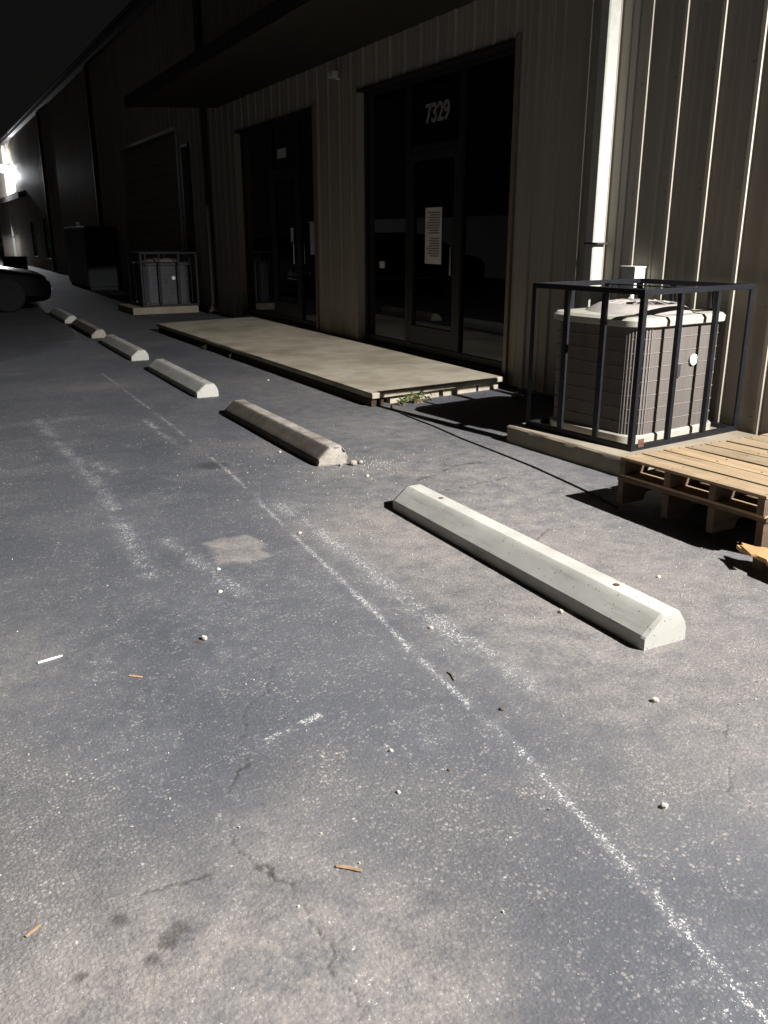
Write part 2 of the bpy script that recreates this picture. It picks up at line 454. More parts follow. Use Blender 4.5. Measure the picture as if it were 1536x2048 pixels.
    me.vertices.add(len(co)); me.vertices.foreach_set('co', co.reshape(-1))
    me.loops.add(q.size); me.loops.foreach_set('vertex_index', q.reshape(-1))
    me.polygons.add(len(q)); me.polygons.foreach_set('loop_start', np.arange(0, q.size, 4, dtype=np.int32))
    me.polygons.foreach_set('use_smooth', np.ones(len(q), dtype=bool))
    a = me.attributes.new('wear', 'FLOAT_COLOR', 'POINT')
    a.data.foreach_set('color', np.stack([paint, dust, seal, crack], -1).astype(np.float32).reshape(-1))
    me.update(); me.validate()
    me.materials.append(M['asphalt'])
    o = obj('asphalt_lot', me)
    tag(o, 'worn grey asphalt parking lot with faded paint lines and cracks', 'ground', kind='structure')
make_ground()

# ------------------------------------------------------------------ the long metal building
Y0, Y1, EAVE = -9.0, 58.0, 5.78
bld = thing('metal_building', 'long tan ribbed metal warehouse building with dark canopies and glass storefronts', 'building', (W, 0, 0))
RIB0, RIB = 4.2, .33

def wall_profile(a, b):
    """outline of ribbed sheet between y=a and b: list of (depth out of wall, y)"""
    pts = [(0, a)]
    k = math.ceil((a-RIB0-.05)/RIB)
    while True:
        c = RIB0+RIB*k
        for y, d in ((c-.030,0),(c-.015,.019),(c+.015,.019),(c+.030,0),(c+.120,0),(c+.128,.005),(c+.146,.005),(c+.154,0),(c+.20,0),(c+.208,.005),(c+.226,.005),(c+.234,0)):
            if a+.002 < y < b-.002: pts.append((d, y))
        if c > b: break
        k += 1
    pts.append((0, b)); return pts
wall_cache = {}
def wall_panel(a, b, z0, z1):
    key = (round((a-RIB0) % RIB, 3), round(b-a, 3), round(z0, 3), round(z1, 3))
    if key not in wall_cache:
        pr = [(d, y-a) for d, y in wall_profile(a, b)]
        ring = lambda z: [(-d, y, z) for d, y in pr] + [(.06, b-a, z), (.06, 0, z)]
        wall_cache[key] = MB().loft([ring(z0), ring(z1)]).mesh('wall_panel', M['siding'])
    return obj('wall_panel', wall_cache[key], bld, loc=(0, a, 0))
cuts = [4.035+.99*k for k in range(-14, 56)]
D1, D2 = (6.80, 9.95), (11.27, 14.45)
opens = [(*D1, .0, 2.99), (*D2, .0, 2.96), (18.0, 23.2, 0., 3.35), (37.6, 38.8, .5, 2.0), (41.9, 43.1, .5, 1.9)]
edges = sorted(set([Y0, Y1] + [c for c in cuts if Y0 < c < Y1] + [v for o in opens for v in o[:2]]))
edges = [e for i, e in enumerate(edges) if i == 0 or e-edges[i-1] > .012]
for a, b in zip(edges[:-1], edges[1:]):
    m = (a+b)/2
    op = [o for o in opens if o[0] <= m <= o[1]]
    if op:
        wall_panel(a, b, op[0][3], EAVE-.02)
        if op[0][2] > .1: wall_panel(a, b, .03, op[0][2])
    else:
        wall_panel(a, b, .03, EAVE-.02)
# screw heads on the near ribs
sm = MB()
for k in range(-4, 9):
    c = RIB0+RIB*k
    if c > 6.7: break
    for z in (.22, .95, 1.7, 2.45, 3.2):
        p = Vector((-.001, c+.06, z)); n = 6
        sm.loft([[(p.x-d, p.y+.006*math.cos(q*math.pi/3)*s_, p.z+.006*math.sin(q*math.pi/3)*s_) for q in range(n)] for d, s_ in ((0,1),(.004,.8))])
tag(sm.build('sheet_screws', M['wire'], bld), kind='stuff')
MB().box((.0, Y0, 0), (.055, D1[0]-.06, .028)).build('base_channel', M['roof'], bld)
MB().box((.0, D2[1]+.06, 0), (.055, 18., .028)).build('base_channel', M['roof'], bld)
MB().box((.0, D1[1]+.06, 0), (.055, D2[0]-.06, .028)).build('base_channel', M['roof'], bld)
# roof, gutter
MB().loft([[(-.22,y,EAVE+.10),(-.22,y,EAVE+.16),(9.,y,EAVE+1.0),(18.,y,EAVE+.16),(18.,y,EAVE+.10),(9.,y,EAVE+.9)] for y in (Y0-.1, Y1+.1)]).build('roof', M['roof'], bld)
gut = MB()
gp = [(-.19,.0),(-.20,.10),(-.185,.10),(-.175,.012),(-.02,.012),(-.012,.10),(-.002,.10),(-.002,0.)]
gut.loft([[(x,y,EAVE-.04+z) for x,z in gp] for y in (Y0, Y1)])
gut.build('gutter', M['roof'], bld)
MB().box((17.8, Y0, 0), (17.9, Y1, EAVE+.06)).build('rear_wall', M['siding'], bld)
MB().box((.07, Y0, 0), (17.79, Y0+.1, EAVE+.06)).build('end_wall', M['siding'], bld)
MB().box((.07, Y1-.1, 0), (17.79, Y1, EAVE+.06)).build('end_wall', M['siding'], bld)

# downspouts
def spout(y, z0=.12, mat='siding'):
    a, b, d = y-.052, y+.052, .104
    g = part('downspout', bld); g.location = (0, 0, 0)
    rings = []
    for z in (z0+.10, 2.3, EAVE-.05):
        rings.append([(-.0200,a,z),(-.0200-d+.01,a,z),(-.0200-d,a+.01,z),(-.0200-d,b-.01,z),(-.0200-d+.01,b,z),(-.0200,b,z)])
    MB().loft(rings).build('pipe', M[mat], g)
    e = MB().loft([[(-.0200,a,z0+.12),(-.0200-d,a,z0+.12),(-.0200-d,b,z0+.12),(-.0200,b,z0+.12)],[(-.022-.03,a,z0+.02),(-.022-d-.05,a,z0-.02),(-.022-d-.05,b,z0-.02),(-.022-.03,b,z0+.02)]])
    e.build('kick_out', M[mat], g)
    for z in (1.33, 3.9):
        MB().box((-.128, a-.045, z), (-.0193, b+.005, z+.014)).build('strap', M['roof'], g)
    return g
for y, z, mt in ((5.56,.2,'trim'),(15.95,.05,'brown'),(26.3,.05,'brown'),(36.6,.05,'brown'),(50.9,.05,'trim')): spout(y, z, mt)

# canopies
def canopy(y0, y1, depth, zw, zf, th):
    g = part('canopy', bld)
    ring = lambda y: [(-.0005,y,zw),(-depth,y,zf),(-depth,y,zf+th),(-.0005,y,zw+th+.06)]
    MB().loft([ring(y0+.012), ring(y1-.012)]).build('soffit', M['brown'], g)
    MB().box((-depth-.03, y0, zf-.025), (-depth-.003, y1, zf+th+.03)).build('fascia', M['brown'], g)
canopy(6.05, 15.35, 1.5, 3.44, 3.36, .12)
canopy(43.6, 57.0, .32, 3.05, 3.0, .22)

# storefronts
def text_mesh(txt, size, mat, name):
    cu = bpy.data.curves.new(name, 'FONT'); cu.body = txt; cu.size = size; cu.extrude = .0015
    cu.align_x = 'CENTER'; cu.align_y = 'CENTER'; cu.offset = .006; cu.space_character = .95; cu.resolution_u = 3
    o = bpy.data.objects.new(name, cu); COL.objects.link(o)
    dg = bpy.context.evaluated_depsgraph_get(); dg.update()
    me = bpy.data.meshes.new_from_object(o.evaluated_get(dg))
    bpy.data.objects.remove(o); me.materials.clear(); me.materials.append(mat)
    return me
GX = .10     # glass plane behind the wall face
def storefront(y0, y1, z0, z1, ma, mb, number):
    """ma/mb: mullions either side of the door leaf"""
    g = part('storefront', bld)
    fr = MB(); x0, x1 = .075, .13
    for a, b in ((y0+.002, y0+.05), (y1-.05, y1-.002)):
        MB().box((x0,a,z0), (x1,b,z1-.002)).build('frame_post', M['bronze'], g, bevel=.003)
    MB().box((x0,y0+.051,z1-.052), (x1,y1-.051,z1-.002)).build('frame_head', M['bronze'], g, bevel=.003)
    MB().box((x0,y0+.051,z0), (x1,y1-.051,z0+.07)).build('frame_sill', M['bronze'], g, bevel=.003)
    zt = 2.28
    for c in (ma, mb):
        MB().box((x0-.012,c-.038,z0+.071), (x1,c+.038,z1-.053)).build('mullion', M['bronze'], g, bevel=.003)
    MB().box((x0,ma+.039,zt-.03), (x1,mb-.039,zt+.03)).build('transom_bar', M['bronze'], g, bevel=.003)
    # door leaf stiles and rails
    la, lb, lz0, lz1 = ma+.044, mb-.044, z0+.078, zt-.036
    lx0, lx1 = .066, .11
    for a, b in ((la, la+.07), (lb-.07, lb)):
        MB().box((lx0,a,lz0), (lx1,b,lz1)).build('door_stile', M['bronze'], g, bevel=.003)
    MB().box((lx0,la+.071,lz0), (lx1,lb-.071,lz0+.20)).build('door_rail', M['bronze'], g, bevel=.003)
    MB().box((lx0,la+.071,lz1-.08), (lx1,lb-.071,lz1)).build('door_rail', M['bronze'], g, bevel=.003)
    MB().tube([(lx0+.002,la+.035,1.0),(lx0-.05,la+.035,1.0),(lx0-.05,la+.035,1.28),(lx0+.002,la+.035,1.28)], .011, 10).build('pull_handle', M['chrome'], g, smooth=True)
    def pane(a, b, c, d):
        return MB().box((GX-.004,a,c), (GX+.004,b,d)).build('pane', M['glass'], g)
    pane(y0+.052, ma-.040, z0+.072, z1-.054); pane(mb+.040, y1-.052, z0+.072, z1-.054)
    pane(ma+.040, mb-.040, zt+.032, z1-.054); pane(la+.072, lb-.072, lz0+.202, lz1-.082)
    if number:
        me = text_mesh(number, .255, M['vinyl'], 'house_number')
        o = obj('house_number', me, g)
        o.matrix_local = Matrix(((0,0,-1,GX-.0075),(-1,0,0,(ma+mb)/2-.03),(0,1,0,2.60),(0,0,0,1)))
    # jamb trim round the opening, on the siding
    for a, b in ((y0-.055, y0-.0015), (y1+.0015, y1+.055)):
        MB().box((-.030,a,.03), (.10,b,z1+.05)).build('jamb_trim', M['jamb'] if a < y0 else M['siding'], g, bevel=.002)
    MB().box((-.026,y0-.001,z1-.001), (.10,y1+.001,z1+.03)).build('head_trim', M['bronze'], g, bevel=.002)
    # room behind
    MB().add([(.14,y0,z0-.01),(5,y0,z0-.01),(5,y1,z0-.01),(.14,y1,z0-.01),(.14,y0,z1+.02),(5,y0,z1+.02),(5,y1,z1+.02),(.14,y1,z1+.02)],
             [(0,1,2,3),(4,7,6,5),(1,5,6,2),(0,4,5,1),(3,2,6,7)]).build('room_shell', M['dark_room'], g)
    MB().box((.0,y0-.06,.0),(.14,y1+.06,z0-.012)).build('threshold', M['pad'], g)
    return g
s1 = storefront(*D1, .14, 2.99, 7.78, 8.86, '7329')
s2 = storefront(*D2, .14, 2.96, 12.05, 13.10, None)
# notice sheets, stickers on the glass
def sheet(g, ya, yb, za, zb, lines, label=None):
    x = GX-.006-.003
    o = MB().box((x-.001,ya,za),(x+.001,yb,zb)).build('notice_sheet', M['paper'], g)
    if lines:
        ln = MB(); random.seed(int(ya*100)); z = zb-.05
        while z > za+.03:
            ln.box((x-.0024,ya+.03+random.random()*.03,z-.006),(x-.0014,yb-.03-random.random()*.09,z+.006)); z -= .026+(.03 if random.random()<.2 else 0)
        ln.build('printed_lines', M['ink'], g)
sheet(s1, 8.16, 8.50, 1.10, 1.68, True)
sheet(s1, 9.45, 9.58, 1.02, 1.10, False)
sheet(s2, 12.52, 12.86, 2.47, 2.60, False)
sheet(s2, 12.32, 12.42, 1.30, 1.5, False)

# roll-up door farther along, dark slot window, far windows
g = part('roll_up_door', bld)
slat = MB().loft([[(x,y,z) for x,z in ((.10,0),(.085,.03),(.085,.20),(.10,.235),(.14,.235),(.14,0))] for y in (18.02, 23.18)]).mesh('slat', M['fascia'])
for i in range(14): obj('slat', slat, g, loc=(0,0,.03+i*.237))
for a, b in ((17.94,17.998),(23.202,23.26)): MB().box((-.030,a,.03),(.16,b,3.42)).build('jamb_trim', M['siding'], g)
MB().box((-.034,17.999,3.352),(.16,23.201,3.42)).build('head_trim', M['siding'], g)
g = part('slot_window', bld)
MB().box((-.05,17.12,.86),(-.0005,17.62,3.05)).build('frame', M['bronze'], g, bevel=.003)
MB().box((-.056,17.17,.92),(-.051,17.57,2.99)).build('pane', M['glass'], g)
for o in opens[3:]:
    g = part('window', bld)
    MB().box((-.034,o[0]-.04,o[2]-.04),(.02,o[0]-.001,o[3]+.04)).box((-.034,o[1]+.001,o[2]-.04),(.02,o[1]+.04,o[3]+.04)).box((-.033,o[0],o[3]+.001),(.02,o[1],o[3]+.04)).box((-.033,o[0],o[2]-.04),(.02,o[1],o[2]-.001)).build('frame', M['bronze'], g)
    MB().box((.004,o[0]+.002,o[2]+.002),(.012,o[1]-.002,o[3]-.002)).build('pane', M['glass'], g)
    MB().add([(.05,o[0],o[2]),(1,o[0],o[2]),(1,o[1],o[2]),(.05,o[1],o[2]),(.05,o[0],o[3]),(1,o[0],o[3]),(1,o[1],o[3]),(.05,o[1],o[3])],[(0,1,2,3),(4,7,6,5),(1,5,6,2),(0,4,5,1),(3,2,6,7)]).build('room_shell', M['dark_room'], g)

# ------------------------------------------------------------------ wall lamps
def wall_lamp(label, y, z, out, power, color, lens, cutoff=0, drop=0):
    t = thing('wall_lamp', label, 'lamp', (W-.0195, y, z), 0)
    MB().box((-.05,-.11,-.02),(0,.11,.20)).build('back_box', M['bronze'], t, bevel=.008)
    MB().loft([[(-.051,-.10,.19),(-.051,.10,.19),(-.051,.10,.06),(-.051,-.10,.06)],[(-out,-.09,.12),(-out,.09,.12),(-out,.09,.06),(-out,-.09,.06)]]).build('hood', M['bronze'], t, bevel=.006)
    MB().box((-out+.02,-.075-drop,.045-drop*1.6),(-.07,.075+drop,.058)).build('lens', lens, t)
    ld = bpy.data.lights.new('lamp_light', 'POINT'); ld.energy = power; ld.color = color; ld.shadow_soft_size = .035
    if cutoff:      # wall pack optics: strongest sideways and outward, weaker straight down, cut off near the horizontal
        ld.use_nodes = True; n = ld.node_tree.nodes; ln = ld.node_tree.links
        ge = n.new('ShaderNodeNewGeometry'); sp = n.new('ShaderNodeSeparateXYZ'); ab = n.new('ShaderNodeMath'); ab.operation = 'ABSOLUTE'
        cu = n.new('ShaderNodeFloatCurve'); c = cu.mapping.curves[0]
        c.points[0].location = (0, .02); c.points[1].location = (1., .42)
        for x, y in ((.10,.12),(.25,.58),(.40,.95),(.50,1.),(.75,.62)): c.points.new(x, y)
        cu.mapping.update()
        ln.new(ge.outputs['Incoming'], sp.inputs[0]); ln.new(sp.outputs[2], ab.inputs[0]); ln.new(ab.outputs[0], cu.inputs['Value'])
        ln.new(cu.outputs[0], n['Emission'].inputs['Strength'])
    lo = bpy.data.objects.new('lamp_light', ld); COL.objects.link(lo); lo.parent = t; lo.location = (-out*.75, 0, -drop*2.4); lo.rotation_euler = (0, 0, 0)
    return t
wall_lamp('bronze wall lamp lighting the lot, on the wall right of the caged unit', LAMP_POS[1], LAMP_POS[2], .165, LAMP_POWER, (1., .982, .955), M['lamp_lens'], .45)
wall_lamp('glaring wall lamp at the far end of the building', 48.6, 4.55, .75, FAR_LAMP_POWER, (.93, .96, 1.), M['lamp_lens_far'], 0, .16)

# small camera under the canopy
t = thing('security_camera', 'small pale security camera under the canopy between both storefronts', 'camera', (W-.0195, 10.4, 3.2))
MB().tube([(0,0,0),(-.05,0,0),(-.07,-.01,.02)], .015, 8).build('bracket', M['box_grey'], t, smooth=True)
MB().box((-.14,-.09,.0),(-.06,.07,.07)).build('housing', M['box_grey'], t, bevel=.01)

# ------------------------------------------------------------------ concrete landing at the doors
def slab_mesh(pts, z0, z1, name, mat, under=0., seed=1, n=26):
    """slab with slightly uneven, chipped edge; pts = corner loop"""
    ring = []
    for i, p in enumerate(pts):
        q = pts[(i+1) % len(pts)]; L = math.dist(p, q); k = max(2, int(L/.06))
        for j in range(k):
            t = j/k; ring.append((p[0]+(q[0]-p[0])*t, p[1]+(q[1]-p[1])*t))
    cx = sum(p[0] for p in ring)/len(ring); cy = sum(p[1] for p in ring)/len(ring)
    def off(d, z, amp, s):
        out = []
        for x, y in ring:
            v = Vector((cx-x, cy-y)).normalized()
            nn = mnoise.noise(Vector((x*5, y*5, s*3.1+seed)))*amp + mnoise.noise(Vector((x*23, y*23, s+seed)))*amp*.5
            nn = max(0, nn)
            out.append((x+v.x*(d+nn), y+v.y*(d+nn), z))
        return out
    m = MB(); m.loft([off(under, z0, .014, 1), off(0, z0+(z1-z0)*.45, .012, 2), off(0, z1-.012, .008, 3), off(.010, z1, .008, 4)])
    return m.mesh(name, mat)
t = thing('door_landing', 'long low tan concrete slab along both storefronts', 'platform')
obj('slab', slab_mesh([(3.275,6.42),(4.80,6.66),(4.82,13.75),(3.13,13.35)], .078, .122, 'slab', M['slab']), t, smooth=True)
obj('footing', slab_mesh([(3.285,6.46),(3.42,6.49),(3.30,13.3),(3.145,13.29)], -.01, .079, 'footing', M['dark_base'], seed=5), t)  # base along the front, coloured far darker than the pale end blocks
for i, (a, b, c) in enumerate(((3.50,4.05,.045),(4.10,4.50,.03),(4.53,4.79,.02))):
    y = 6.49+(a-3.275)*.157
    obj('footing_block', slab_mesh([(a,y),(b,y+(b-a)*.157),(b,y+.5),(a,y+.5)], -.01, .080, 'footing_block', M['slab'], seed=9+i), t)
MB().box((3.44,6.75,-.01),(4.78,13.2,.077)).build('fill', M['dark_base'], t)

# ------------------------------------------------------------------ wheel stops
def stop_mesh(name, mat, rough, seed, nick=0):
    prof = []
    base = [(-.106,-.004),(-.107,.044),(-.102,.052),(-.026,.115),(-.016,.120),(.056,.120),(.066,.115),(.092,.078),(.101,.050),(.102,-.004)]
    for i in range(len(base)-1):
        (a, c), (b, d) = base[i], base[i+1]
        k = 4 if math.hypot(b-a, d-c) > .03 else 1
        for j in range(k): prof.append((a+(b-a)*j/k, c+(d-c)*j/k))
    prof.append(base[-1])
    L = 1.87; n = 110; rings = []
    def disp(x, y, z, amp):
        v = Vector((x*1., y, z))
        return amp*(mnoise.noise(v*9+Vector((seed,0,0)))*.6 + mnoise.noise(v*34+Vector((0,seed,0)))*.5 + .35*mnoise.noise(v*80))
    for i in range(n+1):
        y = L*i/n; e = min(y, L-y); sh = 1-.05*max(0, 1-e/.012)
        r = []
        for x, z in prof:
            d = disp(x, y, z, rough)
            edge = max(0, mnoise.noise(Vector((x*9, y*31, seed)))-.1)*rough*1.6 if z > .113 else 0
            chip = 0
            if nick and y < .09:
                chip = nick*max(0, mnoise.noise(Vector((x*26, y*8, z*26+seed)))+.15)
            zz = z*sh + (d-edge if z > 0 else 0)
            r.append((x*sh*(1+d*2), y + (chip if i < n/2 else 0) + (disp(x, 0, z, rough*1.6) if e < .001 else 0), zz))
        rings.append(r)
    m = MB(); m.loft(rings); return m.mesh(name, mat)
def wheel_stop(label, y, mat, rough, seed, x=2.19, nick=0, rz=0, hole=True):
    t = thing('wheel_stop', label, 'wheel stop', (x, y, 0), rz, 'wheel stops in a row along the building')
    obj('body', stop_mesh('body', mat, rough, seed, nick), t, smooth=True, sharp=14 if rough < .001 else 40)
    if hole:
        for yy in (.29, 1.58):
            MB().lathe([(.013,.100),(.013,.1222),(.009,.1232)], 10, (.022, yy, 0)).build('anchor_pin', M['rust'], t)
    return t
wheel_stop('clean pale concrete wheel stop nearest the camera, left of the pallets', 1.99, M['stop_new'], .0004, 3)
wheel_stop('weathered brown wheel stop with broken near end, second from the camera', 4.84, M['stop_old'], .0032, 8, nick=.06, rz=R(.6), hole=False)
wheel_stop('pale grey wheel stop just beyond the weathered brown one', 7.57, M['stop_new'], .0005, 13)
wheel_stop('fourth wheel stop from the camera, pale grey, beside the middle of the landing', 10.27, M['stop_new'], .0005, 17)
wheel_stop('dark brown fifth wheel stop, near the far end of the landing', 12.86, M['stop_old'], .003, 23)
wheel_stop('farthest dim wheel stop, in front of the parked black car', 15.35, M['stop_mid'], .002, 29)

# ------------------------------------------------------------------ equipment pad, condenser, cage
def rsq(hx, hy, r, z, n=7, cx=0, cy=0):
    out = []
    for sx, sy, a0 in ((1,1,0),(-1,1,90),(-1,-1,180),(1,-1,270)):
        for k in range(n+1):
            a = R(a0+90*k/n)
            out.append((cx+sx*(hx-r)+r*math.cos(a), cy+sy*(hy-r)+r*math.sin(a), z))
    return out
def equipment_pad(label, loc, rz):
    t = thing('equipment_pad', label, 'concrete pad', loc, rz, 'concrete pads under the condensers')
    obj('slab', slab_mesh([(0,0),(1.24,0),(1.24,1.16),(0,1.16)], -.01, .122, 'slab', M['pad'], seed=21), t, smooth=True)
    return t
def condenser(label, loc, rz, mw=None, mc=None, ml=None):
    mw, mc, ml = mw or M['wire'], mc or M['coil'], ml or M['cream']
    t = thing('condenser_unit', label, 'air conditioner', loc, rz, 'air conditioner condensers along the wall')
    hx, hy = .45, .40
    MB().loft([rsq(hx,hy,.13,0), rsq(hx,hy,.13,.045), rsq(hx-.01,hy-.01,.12,.055)]).build('base_pan', ml, t, smooth=True)
    MB().loft([rsq(hx-.022,hy-.022,.11,.05), rsq(hx-.022,hy-.022,.11,.735)]).build('coil', mc, t, smooth=True)
    wm = MB(); ring = rsq(hx-.021,hy-.021,.112,0)
    me = MB().loft([[(x*k,y*k,z) for x,y,_ in ring] for k,z in ((1.,-.003),(1.010,0),(1.,.003),(.985,0))], cap=False).mesh('guard_wire', mw)
    for i in range(7): obj('guard_wire', me, t, loc=(0,0,.13+i*.088))
    bar = MB().box((-.003,-.0025,.055),(.003,.0025,.73)).mesh('guard_bar', mw)
    for k in range(9):
        a = R(182+k*10.5)
        obj('guard_bar', bar, t, loc=(-(hx-.13)+.112*math.cos(a), -(hy-.13)+.112*math.sin(a), 0), rot=(0,0,a))
    MB().loft([rsq(hx-.005,hy-.005,.13,.73), rsq(hx+.012,hy+.012,.14,.738), rsq(hx+.014,hy+.014,.14,.772), rsq(hx-.004,hy-.004,.13,.79), rsq(hx-.10,hy-.10,.2,.796), rsq(hx-.15,hy-.12,.2,.796)]).build('lid', ml, t, smooth=True)
    MB().lathe([(.355,.797),(.34,.806),(.27,.842),(.24,.850),(.225,.845),(.235,.806),(.235,.797)], 40).build('fan_shroud', M['grey_plastic'], t, smooth=True)
    MB().lathe([(.224,.798),(.224,.806),(.0,.806)][:2]+[(.01,.807)], 30).build('fan_well', M['fan_dark'], t)
    for k in range(12):
        a = R(k*30); MB().tube([(.03*math.cos(a),.03*math.sin(a),.858),(.15*math.cos(a),.15*math.sin(a),.86),(.262*math.cos(a+.12),.262*math.sin(a+.12),.832)], .0045, 6).build('grille_rib', M['grey_plastic'], t)
    MB().lathe([(.06,.846),(.075,.855),(.07,.866),(.0,.868)][:3]+[(.005,.868)], 20).build('fan_hub', M['grey_plastic'], t, smooth=True)
    d = MB().loft([[(.103+.036*math.cos(q*math.pi/12), -hy+z, .503+.036*math.sin(q*math.pi/12)) for q in range(24)] for z in (.012,.004)])
    d.build('round_badge', M['white'], t)
    # wiring hatch, refrigerant lines
    MB().box((-.05,-hy+.009,.40),(-.02,-hy+.014,.48)).build('latch', M['fan_dark'], t)
    MB().tube([(.38,hy-.03,.30),(.40,hy+.05,.30),(.43,hy+.10,.26),(.46,hy+.12,.10),(.5,hy+.13,.03)], .018, 8).build('suction_line', M['rubber'], t, smooth=True)
    return t
def cage(label, loc, rz):
    """steel security cage 1.08 x 1.02 x .98, standing on the pad"""
    t = thing('security_cage', label, 'cage', loc, rz, 'steel cages round the condensers')
    LX, LY, H, b = 1.08, .94, .975, .034
    post = MB().box((0,0,.034),(b,.006,H-.034)).box((0,.006,.034),(.006,b,H-.034)).mesh('corner_post', M['black_steel'])
    for i, (x, y, a) in enumerate(((0,0,0),(LX,0,90),(LX,LY,180),(0,LY,270))): obj('corner_post', post, t, loc=(x,y,0), rot=(0,0,R(a)))
    for z in (0., H-.034):
        for y in (0, LY-b): MB().box((0,y,z),(LX,y+b,z+.033)).build('rail', M['black_steel'], t, bevel=.002)
        for x in (0, LX-b): MB().box((x,b+.001,z),(x+b,LY-b-.001,z+.033)).build('rail', M['black_steel'], t, bevel=.002)
    bar = MB().box((-.015,-.015,.0335),(.015,.015,H-.0345)).mesh('bar', M['black_steel'])
    for k in (1, 2):
        for y in (.017, LY-.017): obj('bar', bar, t, loc=(LX*k/3, y, 0))
        for x in (.017, LX-.017): obj('bar', bar, t, loc=(x, LY*k/3, 0))
    MB().box((LX*.62,.035,H-.030),(LX*.62+.04,LY-.035,H-.022)).build('top_strap', M['black_steel'], t)
    MB().box((.06,-.0045,.02),(.11,-.0005,.07)).build('lock_hasp', M['rust'], t)
    return t
RZ = R(6.5)
equipment_pad('concrete pad carrying the near caged condenser, beside the pallets', (3.615, 3.70, 0), R(3.5))
condenser('large brown condenser with cream lid in the near cage', (4.27, 4.42, .1225), R(7))
cage('near black steel cage standing on the pad beside the pallets', (3.757, 3.852, .1225), RZ)
equipment_pad('small far concrete pad beyond the end of the landing', (3.44, 16.4, 0), R(2))
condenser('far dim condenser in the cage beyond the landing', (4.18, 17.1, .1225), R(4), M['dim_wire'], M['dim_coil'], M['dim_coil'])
cage('far black cage on the pad beyond the landing', (3.66, 16.52, .1225), R(3))

# electrical disconnect on the wall, conduit
t = thing('disconnect_box', 'small pale electrical box on the wall behind the near cage', 'electrical box', (W, 5.10, 0))
MB().box((-.115,-.07,1.02),(-.0005,.07,1.17)).build('box', M['box_grey'], t, bevel=.004)
MB().box((-.130,-.08,1.166),(-.0005,.08,1.176)).build('rain_cap', M['box_grey'], t, bevel=.002)
MB().tube([(-.07,-.01,1.02),(-.07,-.01,.6),(-.10,-.03,.5),(-.16,-.10,.42),(-.20,-.2,.40)], .016, 8).build('conduit', M['box_grey'], t, smooth=True)

# ------------------------------------------------------------------ pallets
def pallet(label, loc, rz, broken=False):
    wx, wy = (M['wood_low_shade'],)*2 if broken else (M['wood_x_shade'], M['wood_y'])
    t = thing('pallet', label, 'pallet', loc, rz, 'stacked wooden pallets')
    LX, LY = 1.22, .90
    st = []
    for i, y in enumerate((.0, .27, .55, LY-.04)):
        prof = [(0,.017),(LX,.017),(LX,.1215),(0,.1215)]
        prof = [(0,.018),(.16,.018),(.18,.055),(.37,.055),(.39,.018),(.83,.018),(.85,.055),(1.04,.055),(1.06,.018),(LX,.018),(LX,.1215),(0,.1215)]
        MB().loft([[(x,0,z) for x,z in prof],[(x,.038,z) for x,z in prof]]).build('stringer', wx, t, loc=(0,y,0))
    x = .0; i = 0; random.seed(5+len(label))
    while x < LX-.08:
        w = random.choice((.138,.14,.142,.135)); w = min(w, LX-x)
        y0 = random.uniform(-.012,.004); y1 = LY+random.uniform(-.006,.012)
        zt = .140+random.uniform(-.001,.002)
        m = MB(); n = 6; cup = random.uniform(-.002,.003)
        rings = []
        for j in range(n+1):
            y = y0+(y1-y0)*j/n; wv = cup*math.sin(math.pi*j/n)
            rings.append([(x,y,.122+wv),(x+w,y,.122+wv),(x+w,y,zt+wv),(x,y,zt+wv)])
        m.loft(rings).build('deck_board', wy, t, bevel=.0025)
        x += w+random.uniform(.022,.03) - .006; i += 1
    if not broken:
        nl = MB()
        for k in range(8):
            for y in (.019, .289, .569, LY-.021):
                for dx in (.03, .10):
                    xx = k*.1595+dx
                    if xx < LX-.01: nl.lathe([(.0045,.137),(.0045,.1434),(.003,.1437)], 6, (xx, y+random.uniform(-.008,.008), 0))
        tag(nl.build('nail_heads', M['rust'], t), kind='stuff')
    for xx in (.01, .54, 1.08):
        if broken and xx < .1: continue
        MB().box((xx,0,0),(xx+.12,LY,.0175)).build('bottom_board', wy, t, bevel=.002)
    return t
TILT = R(-1.2)
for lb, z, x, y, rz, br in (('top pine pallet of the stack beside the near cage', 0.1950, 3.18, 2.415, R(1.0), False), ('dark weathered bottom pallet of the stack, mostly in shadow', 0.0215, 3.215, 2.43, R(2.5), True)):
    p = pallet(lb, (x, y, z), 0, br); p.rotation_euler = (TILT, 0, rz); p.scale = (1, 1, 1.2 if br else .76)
t = thing('broken_board', 'splintered bright pine board poking out from under the pallets', 'wood scrap', (3.075, 2.285, 0), R(-6))
out = [(-.03,.13),(-.012,.17),(.0,.135),(.03,.185),(.05,.12),(.085,.09),(.085,-.36),(-.03,-.34),(-.05,-.05),(-.028,-.02)]
MB().loft([[(x,y,.062) for x,y in out],[(x,y,.080) for x,y in out]]).build('plank', M['wood_fresh'], t)
MB().loft([[(-.065,.03,.0805),(-.04,.02,.0805),(-.005,.14,.0805),(-.01,.15,.0805)],[(-.065,.03,.090),(-.04,.02,.090),(-.005,.14,.086),(-.01,.15,.086)]]).build('splinter', M['wood_fresh'], t)
MB().box((-.02,-.30,-.002),(.07,-.20,.0615)).build('block', M['wood_x_shade'], t)
MB().box((.0,.02,-.002),(.07,.08,.0615)).build('block', M['wood_low_shade'], t)

